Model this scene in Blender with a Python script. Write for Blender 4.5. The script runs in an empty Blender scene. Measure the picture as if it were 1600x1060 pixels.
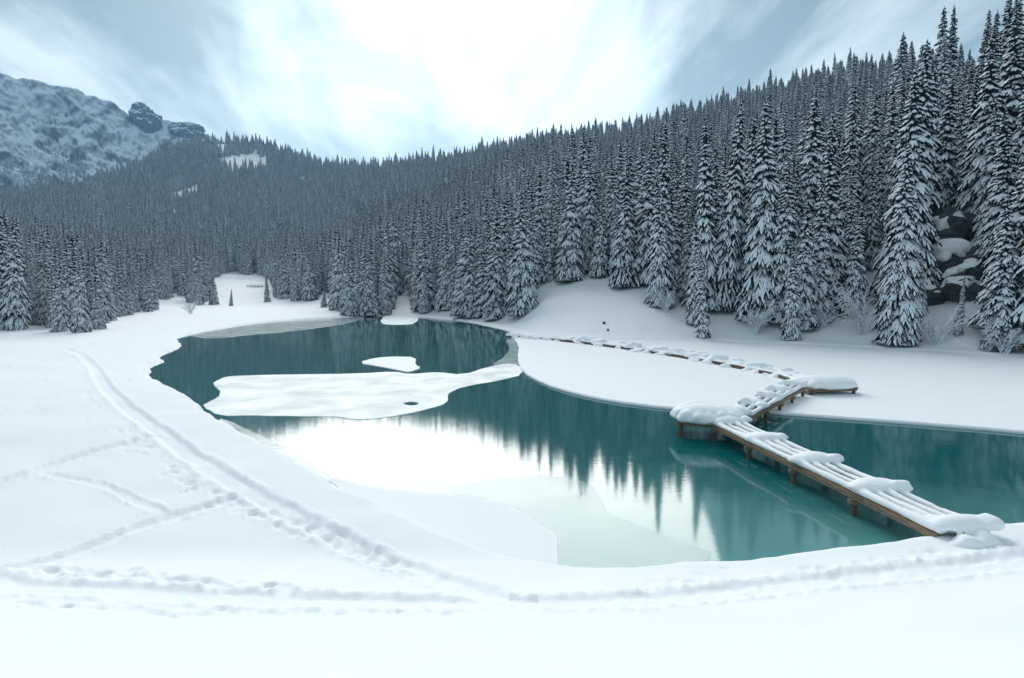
import bpy, bmesh, math, random
import numpy as np
from mathutils import Vector, Matrix, noise as mnoise

scene = bpy.context.scene
col = scene.collection
R = math.radians

# ------------------------------------------------------------------ camera
FPX = 978.0; PITCH = math.atan(80 / FPX); CAMZ = 7.0
cam_d = bpy.data.cameras.new('camera'); cam = bpy.data.objects.new('camera', cam_d); col.objects.link(cam)
cam_d.sensor_width = 36.0; cam_d.lens = FPX / 1600 * 36; cam_d.clip_start = 0.1; cam_d.clip_end = 20000
cam.location = (0, 0, CAMZ); cam.rotation_euler = (math.pi / 2 - PITCH, 0, 0)
scene.camera = cam
_cp, _sp = math.cos(PITCH), math.sin(PITCH)
def ray(px, py):
    u = (px - 800) / FPX; v = (530 - py) / FPX
    d = np.array([u, _cp + v * _sp, -_sp + v * _cp]); return d / np.linalg.norm(d)
def at(px, py, z=0.0):                       # point of the plane of height z seen at a pixel of the photograph
    d = ray(px, py); t = (z - CAMZ) / d[2]; return (d[0] * t, d[1] * t)
def project(x, y, z):
    dz = z - CAMZ; f = y * _cp - dz * _sp; u = y * _sp + dz * _cp
    f = np.where(np.abs(f) < 1e-3, 1e-3, f)
    return 800 + FPX * x / f, 530 - FPX * u / f, f

# ------------------------------------------------------------------ world: thin streaming cloud over a blue sky
SUN = ray(650, -90); SUN_EL = math.asin(SUN[2]); SUN_AZ = math.atan2(SUN[0], SUN[1])
world = bpy.data.worlds.new('World'); scene.world = world; world.use_nodes = True
wt = world.node_tree; wt.nodes.clear()
class NT:
    def __init__(s, t): s.t = t
    def n(s, typ, **kw):
        nd = s.t.nodes.new(typ)
        for k, v in kw.items(): setattr(nd, k, v)
        return nd
    def put(s, sock, v):
        if hasattr(v, 'is_linked') or isinstance(v, bpy.types.NodeSocket): s.t.links.new(v, sock)
        else: sock.default_value = v
    def math(s, op, a, b=0.0, c=None, clamp=False):
        nd = s.n('ShaderNodeMath', operation=op); nd.use_clamp = clamp
        s.put(nd.inputs[0], a); s.put(nd.inputs[1], b)
        if c is not None: s.put(nd.inputs[2], c)
        return nd.outputs[0]
    def mix(s, f, a, b, blend='MIX'):
        nd = s.n('ShaderNodeMix', data_type='RGBA', blend_type=blend)
        s.put(nd.inputs[0], f); s.put(nd.inputs[6], a); s.put(nd.inputs[7], b); return nd.outputs[2]
    def noise(s, vec, scale, detail=4, rough=0.5, dist=0.0):
        nd = s.n('ShaderNodeTexNoise'); nd.inputs['Scale'].default_value = scale
        nd.inputs['Detail'].default_value = detail; nd.inputs['Roughness'].default_value = rough
        nd.inputs['Distortion'].default_value = dist
        if vec is not None: s.t.links.new(vec, nd.inputs['Vector'])
        return nd.outputs[0]
    def ramp(s, f, stops):
        nd = s.n('ShaderNodeValToRGB'); cr = nd.color_ramp
        while len(cr.elements) < len(stops): cr.elements.new(0.5)
        for e, (p, c) in zip(cr.elements, stops):
            e.position = p; e.color = (c, c, c, 1) if isinstance(c, (int, float)) else (*c, 1)
        s.put(nd.inputs[0], f); return nd.outputs[0]
    def xyz(s, x, y, z):
        nd = s.n('ShaderNodeCombineXYZ'); s.put(nd.inputs[0], x); s.put(nd.inputs[1], y); s.put(nd.inputs[2], z); return nd.outputs[0]
W = NT(wt)
g = W.n('ShaderNodeTexCoord').outputs['Generated']
sep = W.n('ShaderNodeSeparateXYZ'); wt.links.new(g, sep.inputs[0])
zc = W.math('ADD', W.math('MAXIMUM', sep.outputs[2], 0.0), 0.16)
qx = W.math('DIVIDE', sep.outputs[0], zc); qy = W.math('DIVIDE', sep.outputs[1], zc)
wa = R(-5)                                   # wind blows along this azimuth
cr_ = W.math('SUBTRACT', W.math('MULTIPLY', qx, math.cos(wa)), W.math('MULTIPLY', qy, math.sin(wa)))
al_ = W.math('ADD', W.math('MULTIPLY', qx, math.sin(wa)), W.math('MULTIPLY', qy, math.cos(wa)))
streak = W.noise(W.xyz(W.math('MULTIPLY', cr_, 1.0), W.math('MULTIPLY', al_, 0.30), 3.7), 2.1, 6, 0.55, 0.35)
fine = W.noise(W.xyz(W.math('MULTIPLY', cr_, 3.2), W.math('MULTIPLY', al_, 0.30), 9.1), 1.6, 4, 0.5)
cl = W.math('ADD', W.math('MULTIPLY', streak, 0.8), W.math('MULTIPLY', fine, 0.2))
cloud = W.ramp(cl, [(0.42, 0.0), (0.58, 1.0)])
vd = W.n('ShaderNodeVectorMath', operation='DOT_PRODUCT'); wt.links.new(g, vd.inputs[0]); vd.inputs[1].default_value = tuple(SUN)
dt = W.math('MAXIMUM', vd.outputs['Value'], 0.0)
glow_w = W.math('POWER', dt, 7.0); glow_n = W.math('POWER', dt, 28.0)
sky = W.n('ShaderNodeTexSky', sky_type='NISHITA'); sky.sun_disc = False
sky.sun_elevation = SUN_EL; sky.sun_rotation = SUN_AZ; sky.air_density = 1.0; sky.dust_density = 0.6
hs = W.n('ShaderNodeHueSaturation'); hs.inputs['Saturation'].default_value = 0.5; wt.links.new(sky.outputs[0], hs.inputs['Color'])
blue = W.mix(1.0, hs.outputs[0], (0.205, 0.262, 0.275, 1), 'MULTIPLY')
lum = W.math('ADD', W.math('ADD', 3.8, W.math('MULTIPLY', glow_w, 2.0)), W.math('MULTIPLY', glow_n, 2.8))
ccol = W.mix(1.0, (0.84, 0.97, 1.03, 1), W.xyz(lum, lum, lum), 'MULTIPLY')
veil = W.math('ADD', W.math('MULTIPLY', cloud, 0.84), 0.12)
veil = W.math('MINIMUM', W.math('ADD', veil, W.math('MULTIPLY', glow_n, 0.18)), 1.0)
skyc = W.mix(veil, blue, ccol)
bg = W.n('ShaderNodeBackground'); bg.inputs['Strength'].default_value = 0.10
wt.links.new(skyc, bg.inputs['Color'])
wo = W.n('ShaderNodeOutputWorld'); wt.links.new(bg.outputs[0], wo.inputs[0])

sd = bpy.data.lights.new('sun', 'SUN'); sd.energy = 1.5; sd.angle = R(50); sd.color = (1.0, 0.97, 0.92)
so = bpy.data.objects.new('sun', sd); col.objects.link(so)
so.rotation_euler = Vector(tuple(SUN)).to_track_quat('Z', 'Y').to_euler()
vs = scene.view_settings; vs.view_transform = 'Standard'; vs.look = 'None'; vs.gamma = 1; vs.use_curve_mapping = False
vs.exposure = 1.18
scene.render.engine = 'CYCLES'; cy = scene.cycles
cy.use_denoising = True; cy.max_bounces = 6; cy.diffuse_bounces = 3; cy.glossy_bounces = 3
cy.transparent_max_bounces = 8; cy.transmission_bounces = 3; cy.volume_bounces = 1
cy.caustics_reflective = False; cy.caustics_refractive = False

# ------------------------------------------------------------------ materials
def mat(name, base, rough=0.6, var=None, vscale=2.0, bump=0.0, bscale=8.0, spec=0.3, sss=0.0):
    m = bpy.data.materials.new(name); m.use_nodes = True; t = m.node_tree; N = NT(t)
    b = t.nodes['Principled BSDF']; b.inputs['Roughness'].default_value = rough
    b.inputs['Specular IOR Level'].default_value = spec
    pos = N.n('ShaderNodeTexCoord').outputs['Object']
    if var:
        f = N.noise(pos, vscale, 4, 0.55)
        t.links.new(N.mix(N.ramp(f, [(0.3, 0.0), (0.7, 1.0)]), (*base, 1), (*var, 1)), b.inputs['Base Color'])
    else: b.inputs['Base Color'].default_value = (*base, 1)
    if bump:
        bn = N.n('ShaderNodeBump'); bn.inputs['Strength'].default_value = bump; bn.inputs['Distance'].default_value = 0.05
        t.links.new(N.noise(pos, bscale, 5, 0.6), bn.inputs['Height']); t.links.new(bn.outputs[0], b.inputs['Normal'])
    return m
M = {}
M['snow'] = mat('snow', (0.86, 0.90, 0.92), 0.75, (0.89, 0.92, 0.935), 0.6, 0.3, 7.0, 0.2)
M['snowcap'] = mat('snow_cap', (0.88, 0.915, 0.93), 0.7, None, 1, 0.12, 9.0, 0.2)
M['treesnow'] = mat('tree_snow', (0.83, 0.90, 0.95), 0.8, None, 1, 0.0, 1, 0.1)
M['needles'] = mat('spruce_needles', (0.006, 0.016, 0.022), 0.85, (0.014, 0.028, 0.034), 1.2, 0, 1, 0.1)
M['bark'] = mat('bark', (0.035, 0.028, 0.024), 0.9, (0.07, 0.058, 0.05), 3.0, 0.4, 14, 0.1)
M['rock'] = mat('rock', (0.035, 0.042, 0.05), 0.9, (0.11, 0.12, 0.13), 0.5, 0.6, 1.5, 0.2)
M['twig'] = mat('twig', (0.05, 0.045, 0.045), 0.9, (0.10, 0.09, 0.085), 4.0)
def wood(name, a, b_, grain=(1, 1, 1)):
    m = bpy.data.materials.new(name); m.use_nodes = True; t = m.node_tree; N = NT(t); b = t.nodes['Principled BSDF']
    pos = N.n('ShaderNodeTexCoord').outputs['Object']
    mp = N.n('ShaderNodeMapping'); mp.inputs['Scale'].default_value = grain; t.links.new(pos, mp.inputs[0])
    f = N.noise(mp.outputs[0], 6.0, 6, 0.65, 0.4)
    k = N.noise(pos, 1.3, 3, 0.5)
    c = N.mix(N.ramp(f, [(0.3, 0.0), (0.72, 1.0)]), (*a, 1), (*b_, 1))
    c = N.mix(N.ramp(k, [(0.55, 0.0), (0.75, 0.6)]), c, (0.05, 0.045, 0.04, 1))
    t.links.new(c, b.inputs['Base Color']); b.inputs['Roughness'].default_value = 0.8
    bn = N.n('ShaderNodeBump'); bn.inputs['Strength'].default_value = 0.5; bn.inputs['Distance'].default_value = 0.02
    t.links.new(f, bn.inputs['Height']); t.links.new(bn.outputs[0], b.inputs['Normal']); return m
M['wood'] = wood('weathered_wood', (0.12, 0.085, 0.055), (0.34, 0.255, 0.165), (0.6, 5, 5))
M['darkwood'] = wood('wet_wood', (0.05, 0.035, 0.025), (0.17, 0.11, 0.07), (5, 5, 0.8))
# mountain: snow with streaks of rock; greyed snow and extra rock paint in shade
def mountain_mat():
    m = bpy.data.materials.new('mountain_shaded_snow_and_rock'); m.use_nodes = True; t = m.node_tree; N = NT(t); b = t.nodes['Principled BSDF']
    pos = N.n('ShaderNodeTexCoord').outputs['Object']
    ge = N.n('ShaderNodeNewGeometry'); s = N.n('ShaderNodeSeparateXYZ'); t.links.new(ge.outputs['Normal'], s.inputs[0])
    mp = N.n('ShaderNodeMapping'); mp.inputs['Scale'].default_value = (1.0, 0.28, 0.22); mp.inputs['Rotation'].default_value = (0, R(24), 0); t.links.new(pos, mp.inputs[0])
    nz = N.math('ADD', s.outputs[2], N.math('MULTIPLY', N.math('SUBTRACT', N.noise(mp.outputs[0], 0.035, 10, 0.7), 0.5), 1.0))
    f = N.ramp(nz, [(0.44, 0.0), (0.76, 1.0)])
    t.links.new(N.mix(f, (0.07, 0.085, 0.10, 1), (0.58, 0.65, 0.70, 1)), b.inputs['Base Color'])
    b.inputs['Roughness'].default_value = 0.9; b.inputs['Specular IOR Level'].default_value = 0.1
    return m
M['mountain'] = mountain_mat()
def water_mat():
    m = bpy.data.materials.new('lake_water'); m.use_nodes = True; t = m.node_tree; N = NT(t); b = t.nodes['Principled BSDF']
    pos = N.n('ShaderNodeTexCoord').outputs['Object']
    sx = N.n('ShaderNodeSeparateXYZ'); t.links.new(pos, sx.inputs[0])
    dep = N.math('ADD', sx.outputs[1], N.math('MULTIPLY', N.math('SUBTRACT', N.noise(pos, 0.25, 4, 0.6), 0.5), 9.0))
    dep = N.math('SUBTRACT', dep, N.math('MULTIPLY', N.math('MAXIMUM', N.math('SUBTRACT', 9.0, sx.outputs[0]), 0.0), 0.25))
    mr = N.n('ShaderNodeMapRange'); mr.interpolation_type = 'SMOOTHSTEP'; mr.inputs[1].default_value = 15.0; mr.inputs[2].default_value = 25.0; t.links.new(dep, mr.inputs[0])
    t.links.new(N.mix(mr.outputs[0], (0.09, 0.27, 0.26, 1), (0.004, 0.108, 0.112, 1)), b.inputs['Base Color'])
    b.inputs['Roughness'].default_value = 0.055; b.inputs['IOR'].default_value = 1.33
    mp = N.n('ShaderNodeMapping'); mp.inputs['Scale'].default_value = (0.7, 3.0, 1); t.links.new(pos, mp.inputs[0])
    bn = N.n('ShaderNodeBump'); bn.inputs['Strength'].default_value = 0.035; bn.inputs['Distance'].default_value = 0.05
    t.links.new(N.noise(mp.outputs[0], 2.2, 3, 0.5), bn.inputs['Height']); t.links.new(bn.outputs[0], b.inputs['Normal'])
    return m
M['water'] = water_mat()
def ice_mat(name, colr, cover, rough=0.25, nscale=0.35):
    # cover: how much of the water below the ice lets through (0 = clear, 1 = opaque white)
    m = bpy.data.materials.new(name); m.use_nodes = True; t = m.node_tree; N = NT(t); b = t.nodes['Principled BSDF']
    pos = N.n('ShaderNodeTexCoord').outputs['Object']
    f = N.noise(pos, nscale, 6, 0.6, 0.3)
    b.inputs['Base Color'].default_value = (*colr, 1); b.inputs['Roughness'].default_value = rough; b.inputs['IOR'].default_value = 1.31
    a = N.ramp(f, [(0.3, max(0, cover - 0.18)), (0.7, min(1, cover + 0.18))])
    t.links.new(a, b.inputs['Alpha'])
    bn = N.n('ShaderNodeBump'); bn.inputs['Strength'].default_value = 0.06; bn.inputs['Distance'].default_value = 0.03
    t.links.new(N.noise(pos, 3.0, 5, 0.6), bn.inputs['Height']); t.links.new(bn.outputs[0], b.inputs['Normal'])
    return m
M['ice_white'] = ice_mat('white_ice', (0.84, 0.92, 0.92), 0.80, 0.45)
M['ice_clear'] = ice_mat('thin_clear_ice', (0.74, 0.90, 0.89), 0.20, 0.2, 0.2)
M['ice_grey'] = ice_mat('thin_grey_ice', (0.66, 0.80, 0.80), 0.52, 0.2)

# ------------------------------------------------------------------ object helpers
def obj(name, me, m=None, parent=None, smooth=False):
    if isinstance(me, bmesh.types.BMesh):
        bm = me; me = bpy.data.meshes.new(name); bm.to_mesh(me); bm.free()
    if m is not None and not me.materials: me.materials.append(m)
    if smooth: me.polygons.foreach_set('use_smooth', [True] * len(me.polygons))
    o = bpy.data.objects.new(name, me); col.objects.link(o)
    if parent: o.parent = parent
    return o
def tag(o, label=None, cat=None, group=None, kind=None):
    if label: o['label'] = label
    if cat: o['category'] = cat
    if group: o['group'] = group
    if kind: o['kind'] = kind
    return o
def empty(name, loc=(0, 0, 0), rz=0.0):
    o = bpy.data.objects.new(name, None); o.empty_display_size = 0.3; col.objects.link(o); o.location = loc; o.rotation_euler = (0, 0, rz); return o
def np_mesh(name, V, F):
    me = bpy.data.meshes.new(name); V = np.asarray(V, dtype=np.float32); F = np.asarray(F, dtype=np.int32); k = F.shape[1]
    me.vertices.add(len(V)); me.vertices.foreach_set('co', V.ravel())
    me.loops.add(F.size); me.loops.foreach_set('vertex_index', F.ravel())
    me.polygons.add(len(F)); me.polygons.foreach_set('loop_start', np.arange(0, F.size, k, dtype=np.int32))
    me.update(calc_edges=True); me.validate(); return me
def sstep(a, b, x):
    t = np.clip((x - a) / (b - a), 0, 1); return t * t * (3 - 2 * t)
_rng = np.random.default_rng(7)
_tab = _rng.random((256, 256))
def vnoise(x, y):                            # smooth value noise, vectorised
    xi = np.floor(x).astype(int); yi = np.floor(y).astype(int); fx = x - xi; fy = y - yi
    fx = fx * fx * (3 - 2 * fx); fy = fy * fy * (3 - 2 * fy); q = lambda i, j: _tab[i & 255, j & 255]
    return (q(xi, yi) * (1 - fx) + q(xi + 1, yi) * fx) * (1 - fy) + (q(xi, yi + 1) * (1 - fx) + q(xi + 1, yi + 1) * fx) * fy - 0.5
def fbm(x, y, o=4):
    s = 0; a = 1.0
    for k in range(o): s = s + a * vnoise(x + 17.3 * k, y - 9.1 * k); x = x * 2.03; y = y * 2.03; a *= 0.5
    return s
def seg_dist(X, Y, P, closed=False):
    best = np.full(X.shape, 1e9); n = len(P)
    for i in range(n if closed else n - 1):
        ax, ay = P[i]; bx, by = P[(i + 1) % n]; dx, dy = bx - ax, by - ay; L = dx * dx + dy * dy + 1e-12
        t = np.clip(((X - ax) * dx + (Y - ay) * dy) / L, 0, 1)
        best = np.minimum(best, np.hypot(X - ax - t * dx, Y - ay - t * dy))
    return best
def inside(X, Y, P):
    c = np.zeros(X.shape, bool); n = len(P)
    for i in range(n):
        ax, ay = P[i]; bx, by = P[(i + 1) % n]
        if ay == by: continue
        c ^= ((ay > Y) != (by > Y)) & (X < (bx - ax) * (Y - ay) / (by - ay) + ax)
    return c
def smooth_poly(P, it=2, closed=True):
    P = [np.array(p, float) for p in P]
    for _ in range(it):
        Q = []; n = len(P)
        for i in range(n if closed else n - 1):
            a, b = P[i], P[(i + 1) % n]; Q += [a * .75 + b * .25, a * .25 + b * .75]
        P = Q if closed else [P[0]] + Q[1:-1] + [P[-1]]
    return [tuple(p) for p in P]

# ------------------------------------------------------------------ terrain
LAKE = [at(*p, 0.42) for p in [(1600, 812), (1520, 814), (1430, 828), (1280, 846), (1130, 865), (1040, 875), (950, 880), (870, 873), (780, 852), (700, 824), (620, 791), (540, 757), (435, 700), (345, 657)]]
LAKE += [at(*p, 0.1) for p in [(300, 629), (262, 608), (239, 597), (229, 574), (261, 565), (246, 557), (290, 540), (271, 528), (315, 519), (385, 507), (448, 501), (525, 497), (600, 493), (660, 495), (720, 501), (760, 508), (800, 518), (835, 528), (900, 531), (1000, 532), (1090, 533), (1230, 538), (1400, 547), (1600, 559), (1900, 580), (2300, 610)]]
LAKE += [(70, 17), (30, 15.8)]
LAKE = smooth_poly(LAKE, 2)
# skyline of the hills: pixel x, pixel y of the tree tops, metres to the ridge, metres to the foot, tree height there
RID = [(-700, 330, 1150, 150, 20, 1.7), (-200, 300, 1150, 150, 20, 1.7), (0, 292, 1150, 150, 20, 1.7), (100, 285, 1180, 160, 20, 1.7), (200, 256, 1250, 180, 20, 1.75), (250, 229, 1300, 200, 20, 1.8), (300, 211, 1340, 215, 20, 1.9), (345, 207, 1350, 220, 20, 1.9),
       (400, 213, 1350, 220, 20, 1.9), (450, 228, 1320, 215, 20, 1.8), (490, 245, 1260, 205, 20, 1.7), (540, 252, 1160, 175, 20, 1.55), (600, 247, 1060, 163, 20, 1.45), (690, 240, 930, 140, 21, 1.3), (760, 226, 880, 122, 21, 1.2), (850, 210, 820, 92, 21, 1.08),
       (920, 201, 780, 87, 21, 1.05), (1000, 189, 740, 84, 21, 1.05), (1080, 169, 690, 86, 21, 1.05), (1200, 131, 600, 86, 21, 1.05), (1300, 108, 520, 86, 21, 1.05), (1400, 96, 400, 84, 20, 1.0), (1480, 82, 260, 83, 21, 0.95), (1560, 50, 190, 82, 22, 0.9), (1700, 0, 165, 82, 22, 0.9), (2100, -60, 165, 85, 22, 0.9)]
_az, _rr, _rs, _zr, _pw = [], [], [], [], []
for px, py, rr, rs, th, pw in RID:
    _pw.append(pw)
    d = ray(px, py); hd = math.hypot(d[0], d[1]); _az.append(math.atan2(d[0], d[1])); _rr.append(rr); _rs.append(rs)
    _zr.append(CAMZ + d[2] / hd * rr - th)
_fa = np.linspace(_az[0], _az[-1], 900)
def _sm(v):
    w = np.interp(_fa, _az, v); k = np.hanning(23); k /= k.sum(); return np.convolve(np.pad(w, 11, mode='edge'), k, 'valid')
_frr, _frs, _fzr, _fpw = _sm(_rr), _sm(_rs), _sm(_zr), _sm(_pw)
PY = [-400, -60, -10, 0, 5, 7, 9, 11, 13, 14.7, 17, 22, 35, 60, 200]
PZ = [8, 7, 6, 5.0, 3.45, 2.65, 1.98, 1.4, 0.9, 0.62, 0.7, 0.85, 0.95, 0.9, 0.8]
_fy = np.linspace(-400, 200, 6001); _k = np.hanning(25); _k /= _k.sum()
_fz = np.convolve(np.pad(np.interp(_fy, PY, PZ), 12, mode='edge'), _k, 'valid')
def hill_t(X, Y):
    r = np.hypot(X, Y); a = np.arctan2(X, Y)
    return (r - np.interp(a, _fa, _frs)) / (np.interp(a, _fa, _frr) - np.interp(a, _fa, _frs)), a, r
def H0(X, Y):
    base = np.interp(Y, _fy, _fz)
    t, a, r = hill_t(X, Y); zr = np.interp(a, _fa, _fzr)
    tt = np.clip(t, 0, 1)
    hz = zr * np.maximum(tt, 1e-6) ** np.interp(a, _fa, _fpw)
    hz = np.where(t > 1, zr * (1 - 0.25 * np.minimum(t - 1, 1.6)), hz)
    front = (Y > 20)
    hz = np.where(front, hz, 0)
    und = fbm(X * 0.015, Y * 0.015, 4) * np.clip((r - 110) / 260, 0, 1) * 12 * np.clip(1 - np.abs(tt - 0.5) * 1.6, 0.1, 1)
    z = base + hz + np.where(front, und * np.clip(tt * 6, 0, 1), 0)
    z = z + fbm(X * 0.22, Y * 0.22, 3) * 0.16 + fbm(X * 0.05 + 5, Y * 0.05, 2) * 0.25 * np.clip(r / 25, 0, 1)
    s = seg_dist(X, Y, LAKE, True); ins = inside(X, Y, LAKE); s = np.where(ins, -s, s)
    wob = fbm(X * 0.7, Y * 0.7, 3) * 0.35
    s = s + wob * np.clip(r / 30, 0.2, 1)
    lip = np.where(s > 0, sstep(0, 0.9, s) ** 0.6, 0)
    far = np.clip((r - 45) / 20, 0, 1)
    zo = z * lip * (1 - far) + (np.minimum(np.minimum(z, 0.95), 0.3 + 0.05 * np.maximum(s, 0)) + np.maximum(z - 0.95, 0) * sstep(0, 6, s)) * lip * far
    return np.where(s > 0, zo - 0.02, -1.6 * sstep(0, 1.6, -s) - 0.02)
def hit(px, py, hf=None):                    # where the ray through a pixel meets the ground
    hf = hf or H0
    d = ray(px, py); ts = np.concatenate([np.linspace(2, 120, 2400), np.geomspace(120.1, 2800, 1800)])
    X, Y, Z = d[0] * ts, d[1] * ts, CAMZ + d[2] * ts
    b = np.nonzero(Z < hf(X, Y))[0]
    if len(b) == 0: return None
    i = b[0]; return (X[i], Y[i], Z[i])
# trodden trails, traced on the ground
TR = [([(104, 546), (128, 554), (150, 575), (158, 598), (185, 627), (240, 668), (300, 715), (380, 765), (450, 800), (520, 838), (620, 882), (720, 917), (810, 940)], 0.36, 0.16),
      ([(-120, 890), (-40, 903), (0, 913), (60, 917), (200, 925), (400, 934), (600, 941), (800, 943), (950, 940), (1100, 928), (1300, 905), (1500, 886), (1680, 866)], 0.50, 0.17),
      ([(-60, 895), (0, 889), (60, 880), (150, 851), (240, 816), (330, 790), (378, 775)], 0.24, 0.15),
      ([(-60, 778), (0, 756), (60, 733), (130, 710), (244, 680)], 0.26, 0.2),
      ([(104, 546), (150, 532), (185, 518), (212, 503)], 0.22, 0.07),
      ([(75, 742), (160, 757), (230, 790), (262, 805)], 0.16, 0.05),
      ([(-20, 575), (60, 570), (140, 567)], 0.2, 0.06), ([(-20, 605), (40, 597), (110, 592)], 0.18, 0.05), ([(155, 592), (200, 594)], 0.12, 0.07), ([(-10, 545), (70, 556), (150, 548)], 0.2, 0.05)]
TRW = []
for pts, w, dep in TR:
    q = [hit(*p) for p in pts]; q = [(a[0], a[1]) for a in q if a]
    TRW.append((smooth_poly(q, 2, False), w, dep))
rnd = random.Random(5)
STEPS = []
def prints(pts, n, spread, size=0.17, dep=0.10):
    q = [hit(*p) for p in pts]; q = smooth_poly([(a[0], a[1]) for a in q if a], 2, False)
    L = np.cumsum([0] + [math.dist(q[i], q[i + 1]) for i in range(len(q) - 1)])
    for k in range(int(n * .7)):
        u = rnd.random() * L[-1]; i = int(np.searchsorted(L, u)) - 1; i = max(0, min(i, len(q) - 2)); f = (u - L[i]) / (L[i + 1] - L[i])
        STEPS.append((q[i][0] * (1 - f) + q[i + 1][0] * f + rnd.gauss(0, spread), q[i][1] * (1 - f) + q[i + 1][1] * f + rnd.gauss(0, spread), size * rnd.uniform(.7, 1.2), 0.7 * dep * rnd.uniform(.5, 1.1)))
prints([(190, 670), (240, 715), (310, 765), (370, 790)], 75, 0.28)
prints([(380, 790), (460, 820), (560, 860), (640, 895)], 80, 0.25)
prints([(60, 890), (250, 905), (450, 915)], 70, 0.18)
prints([(0, 945), (200, 955), (500, 958), (700, 955)], 60, 0.15, 0.14, 0.06)
prints([(1000, 915), (1200, 895), (1400, 878), (1600, 850)], 90, 0.3, 0.16, 0.05)
prints([(160, 590), (140, 640), (170, 660)], 25, 0.5)
prints([(0, 570), (120, 560), (200, 545)], 45, 1.6, 0.22, 0.07)
prints([(0, 640), (130, 620)], 24, 2.0, 0.22, 0.07)
def H(X, Y):
    z = H0(X, Y); m = (np.hypot(X, Y) < 90) & (z > 0.05)
    x, y, zz = X[m], Y[m], z[m]; rough = fbm(x * 5.5, y * 5.5, 3); wob = fbm(x * 1.7, y * 1.7, 2)
    cut = np.zeros_like(zz)
    for q, w, dep in TRW:
        s = seg_dist(x, y, q) + wob * 0.12
        c = -0.48 * dep * (1 - sstep(w * 0.65, w * 1.15, s)) * (1 + 0.35 * rough)
        c = c + 0.03 * np.exp(-((s - w * 1.4) / (w * 0.3)) ** 2) * (1 + 2.5 * rough)
        cut = np.where(np.abs(c) > np.abs(cut), c, cut)
    for sx, sy, sr, dep in STEPS:
        k = np.nonzero((np.abs(x - sx) < sr * 2.2) & (np.abs(y - sy) < sr * 2.2))[0]
        if len(k):
            d = np.hypot(x[k] - sx, (y[k] - sy)) / sr
            cut[k] += -dep * np.exp(-d ** 4) + 0.25 * dep * np.exp(-((d - 1.35) / 0.3) ** 2)
    z[m] = zz + cut; return z
ang = np.concatenate([np.linspace(-math.pi, -R(48), 60)[:-1], np.linspace(-R(48), R(48), 700), np.linspace(R(48), math.pi, 60)[1:]])
rad = np.concatenate([np.geomspace(0.8, 100, 560)[:-1], np.geomspace(100, 1750, 170)[:-1], np.geomspace(1750, 3000, 8)])
A, Q = np.meshgrid(ang, rad); gx, gy = Q * np.sin(A), Q * np.cos(A)
gz = H(gx.ravel(), gy.ravel())
nr, na = A.shape
V = np.stack([gx.ravel(), gy.ravel(), gz], 1)
idx = np.arange(nr * na).reshape(nr, na)
F = np.stack([idx[:-1, :-1].ravel(), idx[:-1, 1:].ravel(), idx[1:, 1:].ravel(), idx[1:, :-1].ravel()], 1)[:, ::-1]
ground = obj('ground', np_mesh('ground', V, F), M['snow'], None, True); tag(ground, kind='structure')

# water
wb = bmesh.new(); wb.faces.new([wb.verts.new(p) for p in [(-110, 5, 0), (140, 5, 0), (140, 230, 0), (-110, 230, 0)]])
tag(obj('lake_water', wb, M['water']), kind='structure')

# ------------------------------------------------------------------ ice
def roughen(P, amp, sub, seed):
    out = []; n = len(P)
    for i in range(n):
        a, b = P[i], P[(i + 1) % n]; k = max(1, int(math.dist(a, b) / sub))
        for j in range(k):
            f = j / k; x = a[0] + (b[0] - a[0]) * f; y = a[1] + (b[1] - a[1]) * f
            v = mnoise.noise_vector(Vector((x * 0.9, y * 0.9, seed))) + mnoise.noise_vector(Vector((x * 3.1, y * 3.1, seed))) * 0.5
            out.append((x + v.x * amp, y + v.y * amp))
    return out
def slab(name, px, m, top, rim, label, amp=0.12, holes=(), zpix=None, smooth=1, sub=0.35):
    P = [at(*p, top if zpix is None else zpix) for p in px]; P = roughen(smooth_poly(P, smooth), amp, sub, len(label) % 50)
    if sum(P[i][0] * P[(i + 1) % len(P)][1] - P[(i + 1) % len(P)][0] * P[i][1] for i in range(len(P))) < 0: P = P[::-1]
    bm = bmesh.new(); n = len(P)
    def inset(Pt, d):
        o = []
        for i in range(n):
            a, b = np.array(Pt[i - 1]), np.array(Pt[(i + 1) % n]); t = b - a; t = t / (np.linalg.norm(t) + 1e-9); o.append((Pt[i][0] - t[1] * d, Pt[i][1] + t[0] * d))
        return o
    rings = [[bm.verts.new((x, y, -0.05)) for x, y in P], [bm.verts.new((x, y, top * 0.55)) for x, y in P],
             [bm.verts.new((x, y, top)) for x, y in inset(P, rim)]]
    for a, b in zip(rings, rings[1:]):
        for i in range(n): bm.faces.new((a[i], a[(i + 1) % n], b[(i + 1) % n], b[i]))
    ed = [bm.edges.get((rings[2][i], rings[2][(i + 1) % n])) for i in range(n)]
    for hp in holes:
        hw = roughen(smooth_poly([at(*p, top) for p in hp], 2), amp * 0.4, 0.2, 3)
        hv = [bm.verts.new((x, y, top)) for x, y in hw]; lv = [bm.verts.new((x, y, -0.05)) for x, y in hw]
        for i in range(len(hv)):
            j = (i + 1) % len(hv); bm.faces.new((hv[i], hv[j], lv[j], lv[i])); ed.append(bm.edges.get((hv[i], hv[j])))
    bmesh.ops.triangle_fill(bm, edges=[e for e in ed if e], use_beauty=True)
    bmesh.ops.recalc_face_normals(bm, faces=bm.faces[:])
    return tag(obj(name, bm, m), label, 'ice')
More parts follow.
